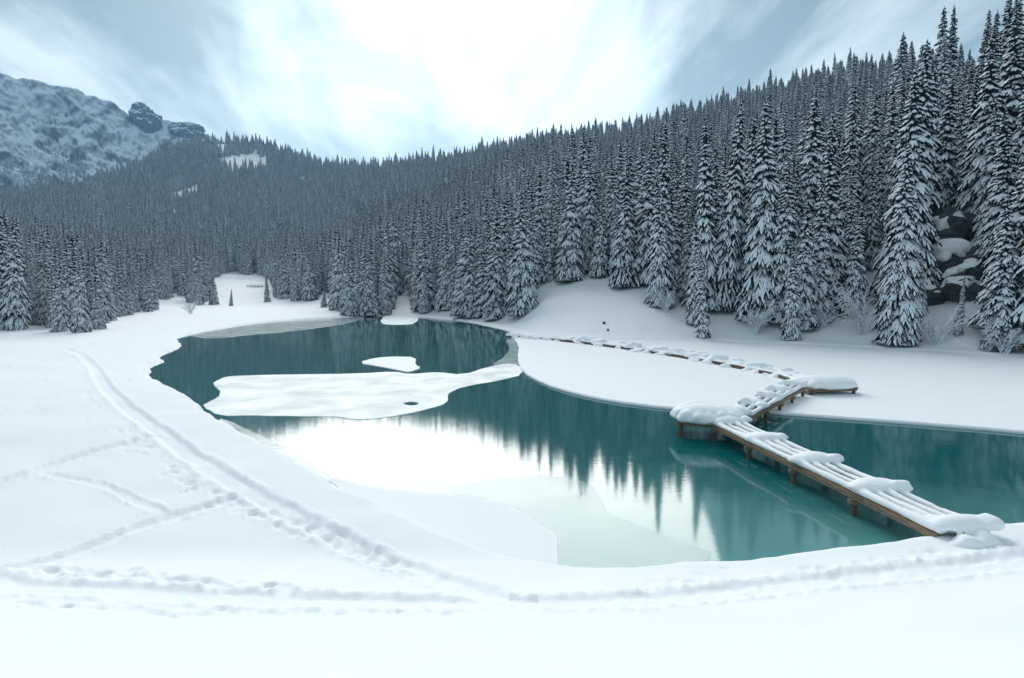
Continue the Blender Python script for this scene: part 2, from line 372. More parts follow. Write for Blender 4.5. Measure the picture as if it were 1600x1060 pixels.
slab('snowy_ice_sheet', [(800, 524), (812, 540), (808, 557), (815, 579), (850, 599), (900, 614), (960, 626), (1050, 637), (1120, 640), (1190, 641), (1240, 646), (1400, 657), (1600, 673), (1900, 702), (2300, 735), (2300, 590), (1900, 560), (1600, 545), (1230, 526), (1000, 521), (830, 519)],
     M['snow'], 0.16, 0.10, 'broad snow-covered ice sheet over the right half of the lake', 0.05)
slab('thin_ice_sheet', [(332, 598), (350, 589), (371, 587), (455, 585), (560, 584), (619, 580), (640, 585), (682, 581), (724, 586), (759, 574), (790, 568), (812, 570), (818, 585), (790, 592), (766, 597), (724, 604), (700, 614), (701, 625), (689, 634), (647, 644), (601, 653), (552, 656), (531, 651), (500, 651), (455, 650), (385, 649), (343, 650), (315, 634), (329, 627), (346, 615), (336, 603)],
     M['ice_white'], 0.03, 0.05, 'pale thin ice sheet with a small hole in the middle of the lake', 0.10, [[(627, 631), (642, 627), (657, 630), (645, 635)]])
slab('ice_floe', [(559, 567), (584, 559), (619, 557), (650, 558), (649, 570), (659, 574), (640, 582), (622, 578), (591, 572)], M['snowcap'], 0.05, 0.05, 'small white ice floe behind the pale thin ice sheet', 0.08)
slab('ice_floe', [(592, 506), (600, 493), (625, 489), (655, 492), (652, 506), (620, 508)], M['snowcap'], 0.05, 0.05, 'white ice floe against the far shore below the spruces', 0.08)
slab('thin_ice_sheet', [(290, 524), (315, 516), (385, 503), (525, 492), (580, 491), (560, 502), (525, 509), (455, 518), (385, 524), (330, 530)], M['ice_grey'], 0.025, 0.04, 'grey ice band along the far left shore of the lake', 0.10)
slab('snowy_ice_sheet', [(505, 742), (560, 757), (640, 768), (700, 772), (760, 780), (805, 792), (850, 818), (872, 838), (868, 862), (860, 885), (780, 875), (640, 825), (540, 775)], M['snowcap'], 0.03, 0.3, 'white ice shelf along the near shore in front of the snowbank', 0.2)
slab('thin_ice_sheet', [(690, 768), (740, 752), (800, 745), (870, 742), (922, 755), (943, 780), (948, 802), (1000, 820), (1060, 845), (1125, 868), (1050, 890), (930, 895), (850, 880), (800, 830)], M['ice_clear'], 0.02, 0.03, 'thin translucent ice on the near water beside the snowbank', 0.08)
slab('thin_ice_sheet', [(345, 652), (400, 676), (450, 702), (530, 752), (500, 752), (420, 702), (340, 660)], M['ice_grey'], 0.022, 0.03, 'narrow ice rim along the left snowbank', 0.05)
slab('thin_ice_sheet', [(790, 528), (808, 530), (815, 545), (810, 557), (818, 582), (800, 590), (775, 588), (790, 572), (765, 572), (785, 560), (798, 545)], M['ice_grey'], 0.022, 0.03, 'grey broken ice between open water and the snowy ice sheet', 0.1)

# ------------------------------------------------------------------ boardwalks
def box(bm, c, sx, sy, sz, ax=(1, 0), bev=0.0):
    ux, uy = ax; vs_ = []
    for k in (-.5, .5):
        for j in (-.5, .5):
            for i in (-.5, .5):
                vs_.append(bm.verts.new((c[0] + ux * i * sx - uy * j * sy, c[1] + uy * i * sx + ux * j * sy, c[2] + k * sz)))
    for f in [(0, 2, 3, 1), (4, 5, 7, 6), (0, 1, 5, 4), (2, 6, 7, 3), (0, 4, 6, 2), (1, 3, 7, 5)]: bm.faces.new([vs_[i] for i in f])
def boxobj(name, c, sx, sy, sz, ax, m, parent):
    bm = bmesh.new(); box(bm, (0, 0, 0), sx, sy, sz, (1, 0)); bmesh.ops.bevel(bm, geom=bm.edges[:], offset=0.008, segments=1, affect='EDGES')
    o = obj(name, bm, m, parent); o.location = c; o.rotation_euler = (0, 0, math.atan2(ax[1], ax[0])); return o
def blob(bm, c, rx, ry, rz, ax=(1, 0), seed=0, amp=0.12):
    r = bmesh.ops.create_icosphere(bm, subdivisions=3, radius=1.0)
    for v in r['verts']:
        n = 1 + amp * mnoise.noise(Vector((v.co.x * 1.4 + seed * 3.1, v.co.y * 1.4, v.co.z * 1.4 + seed)))
        x, y, z = v.co.x * rx * n, v.co.y * ry * n, v.co.z * rz * n
        if z < 0: z *= 0.45
        v.co = (c[0] + ax[0] * x - ax[1] * y, c[1] + ax[1] * x + ax[0] * y, c[2] + z)
def sausage(bm, a, b, w, h, seed, n=14, sag=0.0):
    a, b = Vector(a), Vector(b); d = (b - a); L = d.length; d.normalize(); s = Vector((-d.y, d.x, 0)); prev = None; K = 10
    for i in range(n + 1):
        f = i / n; c = a + d * L * f; k = 1 + 0.36 * mnoise.noise(Vector((seed * 5.3, f * L * 1.1, 0.3))); k *= (1 - 0.2 * sag * math.sin(math.pi * f))
        ring = [bm.verts.new(c + s * math.cos(2 * math.pi * j / K) * w * k + Vector((0, 0, math.sin(2 * math.pi * j / K) * h * k * (1 if j < K / 2 else 0.5)))) for j in range(K)]
        if prev:
            for j in range(K): bm.faces.new((prev[j], prev[(j + 1) % K], ring[(j + 1) % K], ring[j]))
        else: bm.faces.new(ring[::-1])
        prev = ring
    bm.faces.new(prev)
def snow_obj(name, bm, parent, voxel=0.05):
    bmesh.ops.recalc_face_normals(bm, faces=bm.faces[:])
    me = bpy.data.meshes.new(name); bm.to_mesh(me); bm.free(); o = bpy.data.objects.new(name, me); col.objects.link(o)
    r = o.modifiers.new('r', 'REMESH'); r.mode = 'VOXEL'; r.voxel_size = voxel
    s = o.modifiers.new('s', 'SMOOTH'); s.iterations = 6; s.factor = 0.5
    dg = bpy.context.evaluated_depsgraph_get(); me2 = bpy.data.meshes.new_from_object(o.evaluated_get(dg))
    bpy.data.objects.remove(o); me2.materials.clear(); me2.materials.append(M['snowcap'])
    return obj(name, me2, None, parent, True)
DZ = 0.72
# near boardwalk: left edge runs between these two points
a_n = np.array(at(1448, 828, DZ)); a_f = np.array(at(1112, 664, DZ)); dv = (a_f - a_n); L1 = np.linalg.norm(dv); dv /= L1
nv = np.array([dv[1], -dv[0]])
if nv[0] < 0: nv = -nv
def walkway(name, line, nb, width, dz, label, group, side=1, mound=0.30, boards=4, low=False, seed=0):
    root = empty(name, (0, 0, 0)); tag(root, label, 'boardwalk', group)
    line = [np.array(p) for p in line]; cum = np.cumsum([0] + [np.linalg.norm(line[i + 1] - line[i]) for i in range(len(line) - 1)]); L = cum[-1]; bay = L / nb
    node = [np.array([np.interp(k * bay, cum, [p[0] for p in line]), np.interp(k * bay, cum, [p[1] for p in line])]) for k in range(nb + 1)]
    sb = bmesh.new(); rr = random.Random(seed)
    for b in range(nb + 1):
        q0 = node[min(b, nb - 1)]; d = node[min(b, nb - 1) + 1] - q0; bl = np.linalg.norm(d); d = d / bl; nvv = np.array([d[1], -d[0]]) * side; ax = (d[0], d[1])
        P = lambda s, w, z: (node[b][0] + d[0] * s + nvv[0] * w, node[b][1] + d[1] * s + nvv[1] * w, z)
        if b < nb:
            dip = rr.uniform(-.04, .04) if low else 0
            for w in (0.06, width - 0.06): boxobj('side_beam', P(bl / 2, w, dz - 0.10 + dip), bl - 0.012, 0.09, 0.17, ax, M['darkwood' if low else 'wood'], root)
            for k in range(boards):
                w = width * (k + 0.5) / boards
                boxobj('plank', P(bl / 2, w, dz + 0.02 + dip), bl - 0.02, width / boards - 0.13, 0.05, ax, M['wood'], root)
                sausage(sb, P(-0.05, w, dz + 0.06), P(bl + 0.05, w, dz + 0.06), (width / boards) * (0.37 if k else 0.46) * rr.uniform(.88, 1.1), 0.18 * rr.uniform(.8, 1.2), seed + b * 7 + k, 14, 1.0)
        s = 0.05 if b == 0 else -0.05 if b == nb else 0
        boxobj('cross_beam', P(s, width / 2, dz - 0.26), 0.14, width + 0.16, 0.13, ax, M['wood'], root)
        if not low:
            for w in (0.12, width - 0.12):
                boxobj('post', P(s, w, dz - 0.345 - 0.75), 0.15, 0.15, 1.5, ax, M['darkwood'], root)
                boxobj('post_cap', P(s, w, dz - 0.28), 0.19, 0.19, 0.16, ax, M['wood'], root)
        if low:
            mound_ = mound * rr.choice((.45, .8, 1, 1.25)); blob(sb, P(s + bl * rr.uniform(-.25, .25), width * .55, dz + 0.08), bl * rr.uniform(.28, .42), width * rr.uniform(.52, .72), mound_, ax, seed + b, .4)
            blob(sb, P(s + bl * rr.uniform(.1, .5), width * rr.uniform(.6, 1.0), dz + 0.08), rr.uniform(.5, .8), rr.uniform(.5, .8), mound * rr.uniform(.7, 1.1), ax, seed + b + 30)
            for _ in range(rr.choice((1, 1, 2))): blob(sb, P(s + bl * rr.uniform(-.5, .5), rr.uniform(-.25, .1), dz - 0.26), bl * rr.uniform(.15, .34), rr.uniform(.3, .6), rr.uniform(.22, .36), ax, seed + b + 60 + _, .4)
        else:
            wd = width * rr.uniform(0.50, 0.58)
            blob(sb, P(s + rr.uniform(-.1, .1), width / 2 + 0.08, dz + 0.16), 0.46 * rr.uniform(.85, 1.2), wd, mound * rr.uniform(.85, 1.2), ax, seed + b)
            blob(sb, P(s - rr.uniform(.1, .4), width * rr.uniform(.85, 1.02), dz + 0.2), rr.uniform(.26, .42), rr.uniform(.28, .42), mound * rr.uniform(.7, 1.0), ax, seed + b + 30, .25)
            blob(sb, P(s + rr.uniform(-.3, .3), width * rr.uniform(.1, .4), dz + 0.14), rr.uniform(.3, .45), rr.uniform(.25, .4), mound * .7, ax, seed + b + 50, .25)
            if b == 0 and boards == 4:
                for i_, w_, r3 in ((-.3, .5, .45), (-.2, 1.0, .4)): blob(sb, P(i_ - .2, w_, dz - .22), r3, r3, .36, ax, w_, .3)
    snow_obj('snow_cover', sb, root)
    return root
W1 = 1.5
walkway('boardwalk', [a_n - dv * 0.25, a_f], 4, W1, DZ, 'near wooden boardwalk with snow ridges on its boards, running from the bank', 'snowy lake boardwalks', mound=0.25, side=1 if nv @ np.array([dv[1], -dv[0]]) > 0 else -1, seed=11)
def platform(name, c, rx, ry, dz, rot, label, hgt, seed):
    root = empty(name, (0, 0, 0)); tag(root, label, 'platform', 'snowy jetty platforms'); ax = (math.cos(rot), math.sin(rot))
    P = lambda i, j, z: (c[0] + ax[0] * i - ax[1] * j, c[1] + ax[1] * i + ax[0] * j, z)
    for j in (-0.8, 0.0, 0.8):
        for i in (-0.8, 0.8): boxobj('post', P(i * rx, j * ry * 0.95, dz - 0.9), 0.16, 0.16, 1.7, ax, M['darkwood'], root)
        boxobj('cross_beam', P(0, j * ry * 0.95, dz - 0.13), rx * 1.85, 0.12, 0.14, ax, M['wood'], root)
    n = 9
    for k in range(n): boxobj('plank', P((k + 0.5) / n * 2 * rx * 0.93 - rx * 0.93, 0, dz), 2 * rx * 0.93 / n - 0.015, ry * 1.85, 0.06, ax, M['wood'], root)
    sb = bmesh.new()
    for k in range(16):
        q = k * 2 * math.pi / 16; cc, ss = math.cos(q), math.sin(q); e_ = 1 / max(abs(cc), abs(ss)) ** .6
        blob(sb, P(cc * rx * .78 * e_, ss * ry * .78 * e_, dz + 0.14), .42, .42, hgt * .62, ax, seed + k, 0.2)
    blob(sb, P(0, 0, dz + 0.10), rx * 1.08, ry * 1.08, hgt, ax, seed, 0.10); blob(sb, P(rx * .3, -ry * .2, dz + 0.12), rx * .85, ry * .85, hgt * 1.02, ax, seed + 4, 0.12)
    blob(sb, P(-rx * .35, ry * .15, dz + 0.1), rx * .8, ry * .85, hgt * 0.95, ax, seed + 9, 0.12)
    snow_obj('snow_cover', sb, root, 0.06); return root
c1 = at(1106, 655, DZ); platform('jetty_platform', c1, 1.55, 1.25, DZ, math.atan2(dv[1], dv[0]) + 1.2, 'thickly snow-capped platform at the lake end of the near boardwalk', 0.68, 3)
# link and second platform
b0 = np.array(at(1176, 652, DZ)); b1 = np.array(at(1258, 606, DZ)); lv = b1 - b0; L2 = np.linalg.norm(lv); lv /= L2; ln = np.array([-lv[1], lv[0]])
walkway('boardwalk', [b0, b1], 4, 1.3, DZ, 'short boardwalk on posts linking the two snow-capped platforms', 'snowy lake boardwalks', side=-1, seed=41, mound=0.30, boards=3)
c2 = at(1285, 602, 0.6); platform('jetty_platform', c2, 1.85, 1.4, 0.55, 0.15, 'snow-buried platform standing out on the white ice sheet', 0.62, 17)
walkway('boardwalk', [at(x, y, 0.32) for x, y in [(1240, 596), (1210, 585), (1130, 569), (1040, 553), (940, 539), (850, 529), (800, 526)]], 15, 1.7, 0.36, 'long low boardwalk humped with snow crossing the white ice sheet', 'snowy lake boardwalks', side=1, seed=71, mound=0.42, boards=3, low=True)

# ------------------------------------------------------------------ spruces
def make_spruce(seed, h=15.0, rad_=2.3, snow=0.85, sag=1.0):
    rr = random.Random(seed); DV, DF, SV, SF = [], [], [], []
    def dab(p, d, ln_, w, droop):
        side = Vector((-d.y, d.x, 0)); side.normalize(); n = 3
        has = rr.random() < snow; b0_ = len(DV); s0 = len(SV)
        for i in range(n + 1):
            f = i / n; c = p + Vector((d.x, d.y, 0)) * ln_ * f + Vector((0, 0, d.z * ln_ * f - droop * ln_ * f * f))
            ww = w * (0.55 + 1.0 * f - 1.25 * f * f * f) * rr.uniform(.8, 1.2)
            hang = w * rr.uniform(0.8, 2.1)
            DV.extend([c + side * ww * 1.2 + Vector((0, 0, -hang)), c + Vector((0, 0, 0.02)), c - side * ww * 1.2 + Vector((0, 0, -hang))])
            if has: SV.extend([c + side * ww * 1.06 + Vector((0, 0, -0.05 * w)), c + Vector((0, 0, 0.95 * w)), c - side * ww * 1.06 + Vector((0, 0, -0.05 * w))])
        for i in range(n):
            for k in (0, 1):
                DF.append((b0_ + 3 * i + k, b0_ + 3 * i + k + 1, b0_ + 3 * i + k + 4, b0_ + 3 * i + k + 3))
                if has: SF.append((s0 + 3 * i + k, s0 + 3 * i + k + 1, s0 + 3 * i + k + 4, s0 + 3 * i + k + 3))
    z = 0.045 * h; gold = rr.random() * 6
    while z < h * 0.975:
        u = z / h; br = rad_ * min((1 - u) ** 0.82, 0.80 + 0.9 * u) + 0.10; nb = 5 + int(4 * (1 - u)); gold += 2.4
        for k in range(nb):
            a = gold + k * 2 * math.pi / nb + rr.uniform(-.3, .3); ln_ = br * rr.uniform(.6, 1.22); up = 0.25 * u - 0.12 + rr.uniform(-.08, .08)
            d = Vector((math.cos(a), math.sin(a), up)); dr = sag * (0.95 - 0.4 * u) * rr.uniform(.75, 1.25); w = (0.075 + 0.034 * br) * (1 if h > 10 else 0.6)
            base = Vector((0, 0, z + rr.uniform(-.32, .32)))
            dab(base + d * ln_ * 0.28 - Vector((0, 0, dr * ln_ * .08)), Vector((d.x, d.y, up - dr * .55)), ln_ * .74, w * 1.1, dr * .45)
            if ln_ > 0.55:
                for sgn in (-1, 1):
                    for q in ((.28, .42, .56, .70, .84) if ln_ > 1.3 else (.34, .62) if ln_ > .8 else (.45,)):
                        a2 = a + sgn * rr.uniform(.45, .85); c = base + Vector((d.x * ln_ * q, d.y * ln_ * q, up * ln_ * q - dr * ln_ * q * q))
                        dab(c, Vector((math.cos(a2), math.sin(a2), up - dr * 0.7)), ln_ * rr.uniform(.26, .44) * (1.15 - .5 * q), w * 0.9, dr * .7)
        z += (0.37 - 0.15 * u) * rr.uniform(.8, 1.2) * (1 if h > 10 else h / 15)
    top = Vector((0, 0, h))
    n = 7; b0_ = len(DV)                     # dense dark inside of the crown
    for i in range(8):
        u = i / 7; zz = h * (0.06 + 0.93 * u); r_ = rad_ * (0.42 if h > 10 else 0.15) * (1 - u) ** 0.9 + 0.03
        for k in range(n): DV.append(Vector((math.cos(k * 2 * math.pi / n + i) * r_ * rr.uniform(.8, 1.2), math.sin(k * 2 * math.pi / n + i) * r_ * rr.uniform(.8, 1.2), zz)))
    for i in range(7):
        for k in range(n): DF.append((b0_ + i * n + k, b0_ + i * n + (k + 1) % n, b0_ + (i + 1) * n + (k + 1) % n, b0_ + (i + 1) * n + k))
    s0 = len(SV)
    for P_ in (DV, SV):
        for v in P_: v.z = max(v.z, 0.12 + 0.02 * (v.x + v.y))
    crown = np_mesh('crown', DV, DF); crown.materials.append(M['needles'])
    snw = np_mesh('snow', SV, SF); snw.materials.append(M['treesnow'])
    tb = bmesh.new(); prev = None
    for i in range(7):
        u = i / 6; r_ = 0.24 * (1 - u) * h / 15 + 0.015; ring = [tb.verts.new((math.cos(k * .7854) * r_ * (1.35 if i == 0 else 1), math.sin(k * .7854) * r_ * (1.35 if i == 0 else 1), h * u * .99 - (0.4 if i == 0 else 0))) for k in range(8)]
        if prev:
            for k in range(8): tb.faces.new((prev[k], prev[(k + 1) % 8], ring[(k + 1) % 8], ring[k]))
        prev = ring
    trunk = bpy.data.meshes.new('trunk'); tb.to_mesh(trunk); tb.free(); trunk.materials.append(M['bark'])
    return trunk, crown, snw
KINDS = [make_spruce(s, 20.0, r_ * 1.2, sn) for s, r_, sn in [(1, 2.1, .90), (2, 1.75, .86), (3, 2.3, .92), (4, 1.9, .80), (5, 2.15, .94), (6, 1.55, .88)]]
SHORT = [make_spruce(s, 8.0, r_, .95, .6) for s, r_ in [(21, 2.1), (22, 1.9), (23, 2.3)]]

# where trees may stand: above this line of the photograph's ground
FRONT = [(-900, 560), (-300, 535), (0, 514), (60, 512), (130, 515), (160, 510), (168, 498), (235, 488), (252, 470), (262, 463), (297, 462), (300, 474), (322, 474), (330, 448), (338, 434), (352, 428), (400, 427), (420, 433), (424, 450), (430, 468), (495, 470), (499, 456), (524, 458), (527, 489), (612, 489), (615, 466), (648, 466), (650, 488), (700, 489), (730, 498), (790, 498), (822, 490), (830, 458), (870, 446), (940, 444), (1000, 454), (1030, 480), (1068, 490), (1080, 522), (1112, 522), (1120, 500), (1200, 505), (1215, 527), (1245, 527), (1260, 502), (1370, 505), (1385, 532), (1430, 532), (1440, 510), (1530, 530), (1600, 545), (1900, 570), (2400, 590)]
fx, fyy = zip(*FRONT)
trees = []                                    # x, y, z, height, kind, label key
nrng = np.random.default_rng(3)
def scatter(rmin, rmax, step, amax):
    xs = np.arange(-rmax, rmax, step); ys = np.arange(15, rmax, step); X, Y = np.meshgrid(xs, ys)
    X = X + (np.arange(len(ys)) % 2 * step * .5)[:, None]
    X = (X + nrng.uniform(-.42, .42, X.shape) * step).ravel(); Y = (Y + nrng.uniform(-.42, .42, Y.shape) * step).ravel()
    r = np.hypot(X, Y); k = (r >= rmin) & (r < rmax) & (np.abs(np.arctan2(X, Y)) < amax); return X[k], Y[k]
parts_ = [scatter(60, 200, 4.5, R(54)), scatter(200, 560, 6.4, R(50)), scatter(560, 1420, 8.6, R(46))]
TX = np.concatenate([p[0] for p in parts_]); TY = np.concatenate([p[1] for p in parts_])
TZ = H0(TX, TY); px, py, fd = project(TX, TY, TZ); t_, a_, r_ = hill_t(TX, TY)
ok = (TZ > 0.25) & (py < np.interp(px, fx, fyy) + 5 * fbm(TX * .1, TY * .1, 2)) & (t_ < 1.06)
ok &= ~((((px - 382) / 44) ** 2 + ((py - 256) / 15) ** 2 + 1.3 * fbm(px * .09, py * .16, 3)) < 1)                       # white clearing on the far hill
ok &= ~((px > 1340 + (py - 500) * -0.1) & (px < 1375 + (py - 500) * -0.1) & (py > 425) & (py < 520))   # snow gully
ok &= ~((px > 1438) & (px < 1545) & (py > 395) & (py < 530))                       # boulders
gap = fbm(TX * 0.022, TY * 0.022, 4); ok &= (gap > -0.50 + 0.16 * np.clip((r_ - 250) / 300, 0, 1)) & (nrng.random(len(TX)) > 0.06)
TX, TY, TZ, px, py, r_, t_ = TX[ok], TY[ok], TZ[ok], px[ok], py[ok], r_[ok], t_[ok]
hh = np.interp(px, [-300, 0, 60, 250, 330, 420, 520, 600, 690, 800, 1000, 1200, 1400, 1600], [14, 14, 12, 12, 15, 18, 18, 18, 18.5, 20, 18.5, 18.5, 21, 22])
hh = hh + np.clip((r_ - 160) / 330, 0, 1) * (21 - hh)
hh = hh * np.clip(nrng.normal(1, .22, len(hh)), .45, 1.5) * (1 + 0.28 * fbm(TX * .035 + 40, TY * .035, 2))
for i in range(len(TX)): trees.append((TX[i], TY[i], TZ[i], hh[i], px[i], py[i]))
HAND = [(1402, 537, 232, 'tall broad spruce reaching the ice edge left of the dark boulders'), (1568, 545, 300, 'tall spruce by the shore right of the dark boulders'), (1545, 548, 440, 'short bushy spruce lowest on the right shore'),
        (1497, 523, 430, 'small spruce just below the dark boulders'), (1236, 531, 372, 'snow-laden spruce reaching lowest between the shore bushes on the right'), (1330, 492, 318, 'broad spruce left of the narrow snow gully'),
        (1098, 528, 378, 'narrow low spruce at the right foot of the open snow slope'), (815, 492, 296, 'tall snow-laden spruce at the left edge of the open snow slope'), (773, 500, 325, 'tall spruce overhanging the far water, second left of the open slope'),
        (735, 498, 345, 'tall spruce overhanging the far water, third left of the open slope'), (664, 490, 408, 'smaller spruce beside the white gap on the far shore'), (600, 491, 392, 'rightmost spruce of the dark shoreline clump on the far shore'),
        (575, 493, 384, 'middle spruce of the dark shoreline clump on the far shore'), (545, 493, 390, 'leftmost spruce of the dark shoreline clump on the far shore'), (506, 480, 456, 'tiny lone spruce left of the dark shoreline clump'),
        (361, 478, 451, 'tiny lone spruce in the gap of the far meadow'), (312, 476, 402, 'left spruce of the clump beside the far meadow gap'), (334, 476, 415, 'right spruce of the clump beside the far meadow gap'),
        (418, 472, 428, 'leftmost spruce right of the far meadow gap'), (22, 515, 338, 'tallest spruce at the left edge of the picture'), (95, 518, 400, 'snow-laden spruce in the front of the left wood'), (128, 519, 398, 'spruce at the front right of the left wood'), (155, 514, 440, 'small spruce at the front right corner of the left wood'),
        (1572, 200, 2, 'very tall spruce topping the ridge at the right picture edge'), (1465, 255, 58, 'tall pointed spruce breaking the skyline left of the tallest one'),
        (232, 487, 405, 'rightmost spruce at the end of the left wood')]
# coarse visibility: paint the trees from near to far on a small raster and count what shows
trees.sort(key=lambda t: math.hypot(t[0], t[1]))
hand = []
for bx, by, ty, lab in HAND:
    g0 = hit(bx, by)
    if g0 is None: continue
    x, y, z = g0; z = float(H0(np.array([x]), np.array([y]))[0]); f = project(x, y, z)[2]; hand.append((x, y, z, (by - ty) / FPX * f * 1.02, bx, by, lab))
trees = [t for t in trees if all(math.hypot(t[0] - q[0], t[1] - q[1]) > 2.3 for q in hand)]
ras = np.zeros((265, 440), bool); vis = []; basevis = []
for t in trees:
    if t[4] < -150 or t[4] > 1750: vis.append(0); basevis.append(0); continue
    f = project(t[0], t[1], t[2])[2]; hp = t[3] * FPX / f / 4; cx = int((t[4] + 80) / 4); by = t[5] / 4; n = 0; bi = min(263, max(0, int(by - hp * .12))); bw = max(1, int(hp * .1)); seg = ras[bi, max(0, cx - bw):cx + bw + 1]; basevis.append(float((~seg).mean()) if seg.size else 0)
    for yy in range(max(0, int(by - hp)), min(264, int(by)) + 1):
        w = 0.15 * (yy - (by - hp)); x0, x1 = max(0, int(cx - w)), min(440, int(cx + w) + 1)
        if x1 > x0: row = ras[yy, x0:x1]; n += int((~row).sum()); row[:] = True
    vis.append(n)
order = np.argsort(-np.array(vis)); near = set(order[:300 - len(hand)].tolist())
def put_tree(x, y, z, h, k, label, group, short=False):
    tr, cr, sn = (SHORT[k % 3] if short else KINDS[k % 6]); s = h / (8.0 if short else 20.0)
    e = empty('spruce_tree', (x, y, z - 0.1), rnd.uniform(0, 6.28)); wv = s * rnd.uniform(.76, 1.12)
    e.scale = (wv, wv, s); e.rotation_euler[0] = rnd.gauss(0, .028); e.rotation_euler[1] = rnd.gauss(0, .028)
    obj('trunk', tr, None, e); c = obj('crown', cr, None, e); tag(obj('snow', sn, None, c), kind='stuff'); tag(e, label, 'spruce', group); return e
ORD = 'first second third fourth fifth sixth seventh eighth ninth tenth eleventh twelfth'.split()
AREAS = [(262, 'the left wood', 'spruces of the left wood'), (418, 'the far meadow slope', 'spruces behind the far meadow'), (528, 'the wood beside the meadow', 'spruces right of the far meadow'),
         (700, 'the far shore forest', 'spruces behind the shoreline clump'), (830, 'forest left of open slope', 'spruces left of the open slope'), (1080, 'forest above the open slope', 'spruces above the open slope'),
         (1340, 'the right hillside', 'spruces on the right hillside'), (9999, 'the steep boulder slope', 'spruces on the steep right slope')]
def label_trees(ids):
    out = {}; lo = -9999
    for hi, where, grp in AREAS:
        m = sorted([i for i in ids if lo <= trees[i][4] < hi], key=lambda i: trees[i][4])
        front = sorted(sorted([i for i in m if basevis[i] > 0.3], key=lambda i: -vis[i])[:12], key=lambda i: trees[i][4])
        for n, i in enumerate(front): out[i] = (f'{ORD[n]} front-row spruce from the left in {where}', grp)
        back = [i for i in m if i not in out]; hs = sorted(trees[i][3] for i in back)
        if not front:
            for n, i in enumerate(back): out[i] = (f'snowy spruce {ORD[min(n, 11)]} from the left in {where}', grp)
            lo = hi; continue
        for n, i in enumerate(back):
            f_ = min(range(len(front)), key=lambda j: abs(trees[front[j]][4] - trees[i][4])); size = 'taller' if trees[i][3] >= hs[len(hs) // 2] else 'shorter'
            out[i] = (f'{size} spruce behind the {ORD[f_]} front-row spruce from the left in {where}', grp)
        lo = hi
    return out
for q in hand: put_tree(q[0], q[1], q[2], q[3], rnd.randrange(6), q[6], 'spruces along the lake', q[3] < 5.5)
LB = label_trees(near)
for i in sorted(near):
    t = trees[i]; lb, gp = LB[i]; put_tree(t[0], t[1], t[2], t[3], rnd.randrange(6), lb, gp, t[3] < 5.5)
rest = [t for i, t in enumerate(trees) if i not in near]
# the rest of the forest: one mass
fm = bpy.data.meshes.new('forest'); fm.from_pydata([(t[0], t[1], t[2] - 0.1) for t in rest], [], [])
fsc = fm.attributes.new('tree_scale', 'FLOAT', 'POINT'); fsc.data.foreach_set('value', [t[3] / 20.0 for t in rest])
forest = bpy.data.objects.new('forest', fm); col.objects.link(forest)
tag(forest, 'dense snow-dusted spruce forest covering the hills behind the lake', 'forest', kind='stuff')
ng = bpy.data.node_groups.new('forest', 'GeometryNodeTree')
ng.interface.new_socket('Geometry', in_out='INPUT', socket_type='NodeSocketGeometry'); ng.interface.new_socket('Geometry', in_out='OUTPUT', socket_type='NodeSocketGeometry')
G = NT(ng); gi = G.n('NodeGroupInput'); go = G.n('NodeGroupOutput')
join = G.n('GeometryNodeJoinGeometry'); protos = []
for k, (tr, cr, sn) in enumerate(KINDS):
    src = [o for o in bpy.data.objects if o.data is cr or o.data is sn or o.data is tr]
    use = {}
    for o in src: use.setdefault(o.data.name, o)
    j2 = G.n('GeometryNodeJoinGeometry')
    for o in use.values():
        oi = G.n('GeometryNodeObjectInfo'); oi.transform_space = 'ORIGINAL'; oi.inputs['Object'].default_value = o; ng.links.new(oi.outputs['Geometry'], j2.inputs[0])
    gti = G.n('GeometryNodeGeometryToInstance'); ng.links.new(j2.outputs[0], gti.inputs[0]); ng.links.new(gti.outputs[0], join.inputs[0])
iop = G.n('GeometryNodeInstanceOnPoints'); ng.links.new(gi.outputs[0], iop.inputs['Points']); ng.links.new(join.outputs[0], iop.inputs['Instance'])
iop.inputs['Pick Instance'].default_value = True
ri = G.n('FunctionNodeRandomValue', data_type='INT'); ri.inputs['Min'].default_value = 0; ri.inputs['Max'].default_value = 5
ri_out = [o for o in ri.outputs if o.enabled][0]
for s_ in ri.inputs:
    if s_.enabled and s_.name == 'Max': s_.default_value = 5
    if s_.enabled and s_.name == 'Min': s_.default_value = 0
ng.links.new(ri_out, iop.inputs['Instance Index'])
rv = G.n('FunctionNodeRandomValue', data_type='FLOAT_VECTOR'); rv.inputs['Min'].default_value = (-.02, -.02, 0); rv.inputs['Max'].default_value = (.02, .02, 6.283); rv.inputs['Seed'].default_value = 4
e2r = G.n('FunctionNodeEulerToRotation'); ng.links.new(rv.outputs[0], e2r.inputs[0]); ng.links.new(e2r.outputs[0], iop.inputs['Rotation'])
na_ = G.n('GeometryNodeInputNamedAttribute', data_type='FLOAT'); na_.inputs['Name'].default_value = 'tree_scale'
rw = G.n('FunctionNodeRandomValue', data_type='FLOAT_VECTOR'); rw.inputs['Min'].default_value = (1.0, 1.0, .92); rw.inputs['Max'].default_value = (1.45, 1.45, 1.08); rw.inputs['Seed'].default_value = 9
vm = G.n('ShaderNodeVectorMath', operation='SCALE'); ng.links.new(rw.outputs[0], vm.inputs[0])
ng.links.new([o for o in na_.outputs if o.enabled and o.name == 'Attribute'][0], vm.inputs['Scale']); ng.links.new(vm.outputs[0], iop.inputs['Scale'])
ng.links.new(iop.outputs[0], go.inputs[0])
forest.modifiers.new('forest', 'NODES').node_group = ng
print('trees', len(trees), 'rest', len(rest), 'near', len(near))

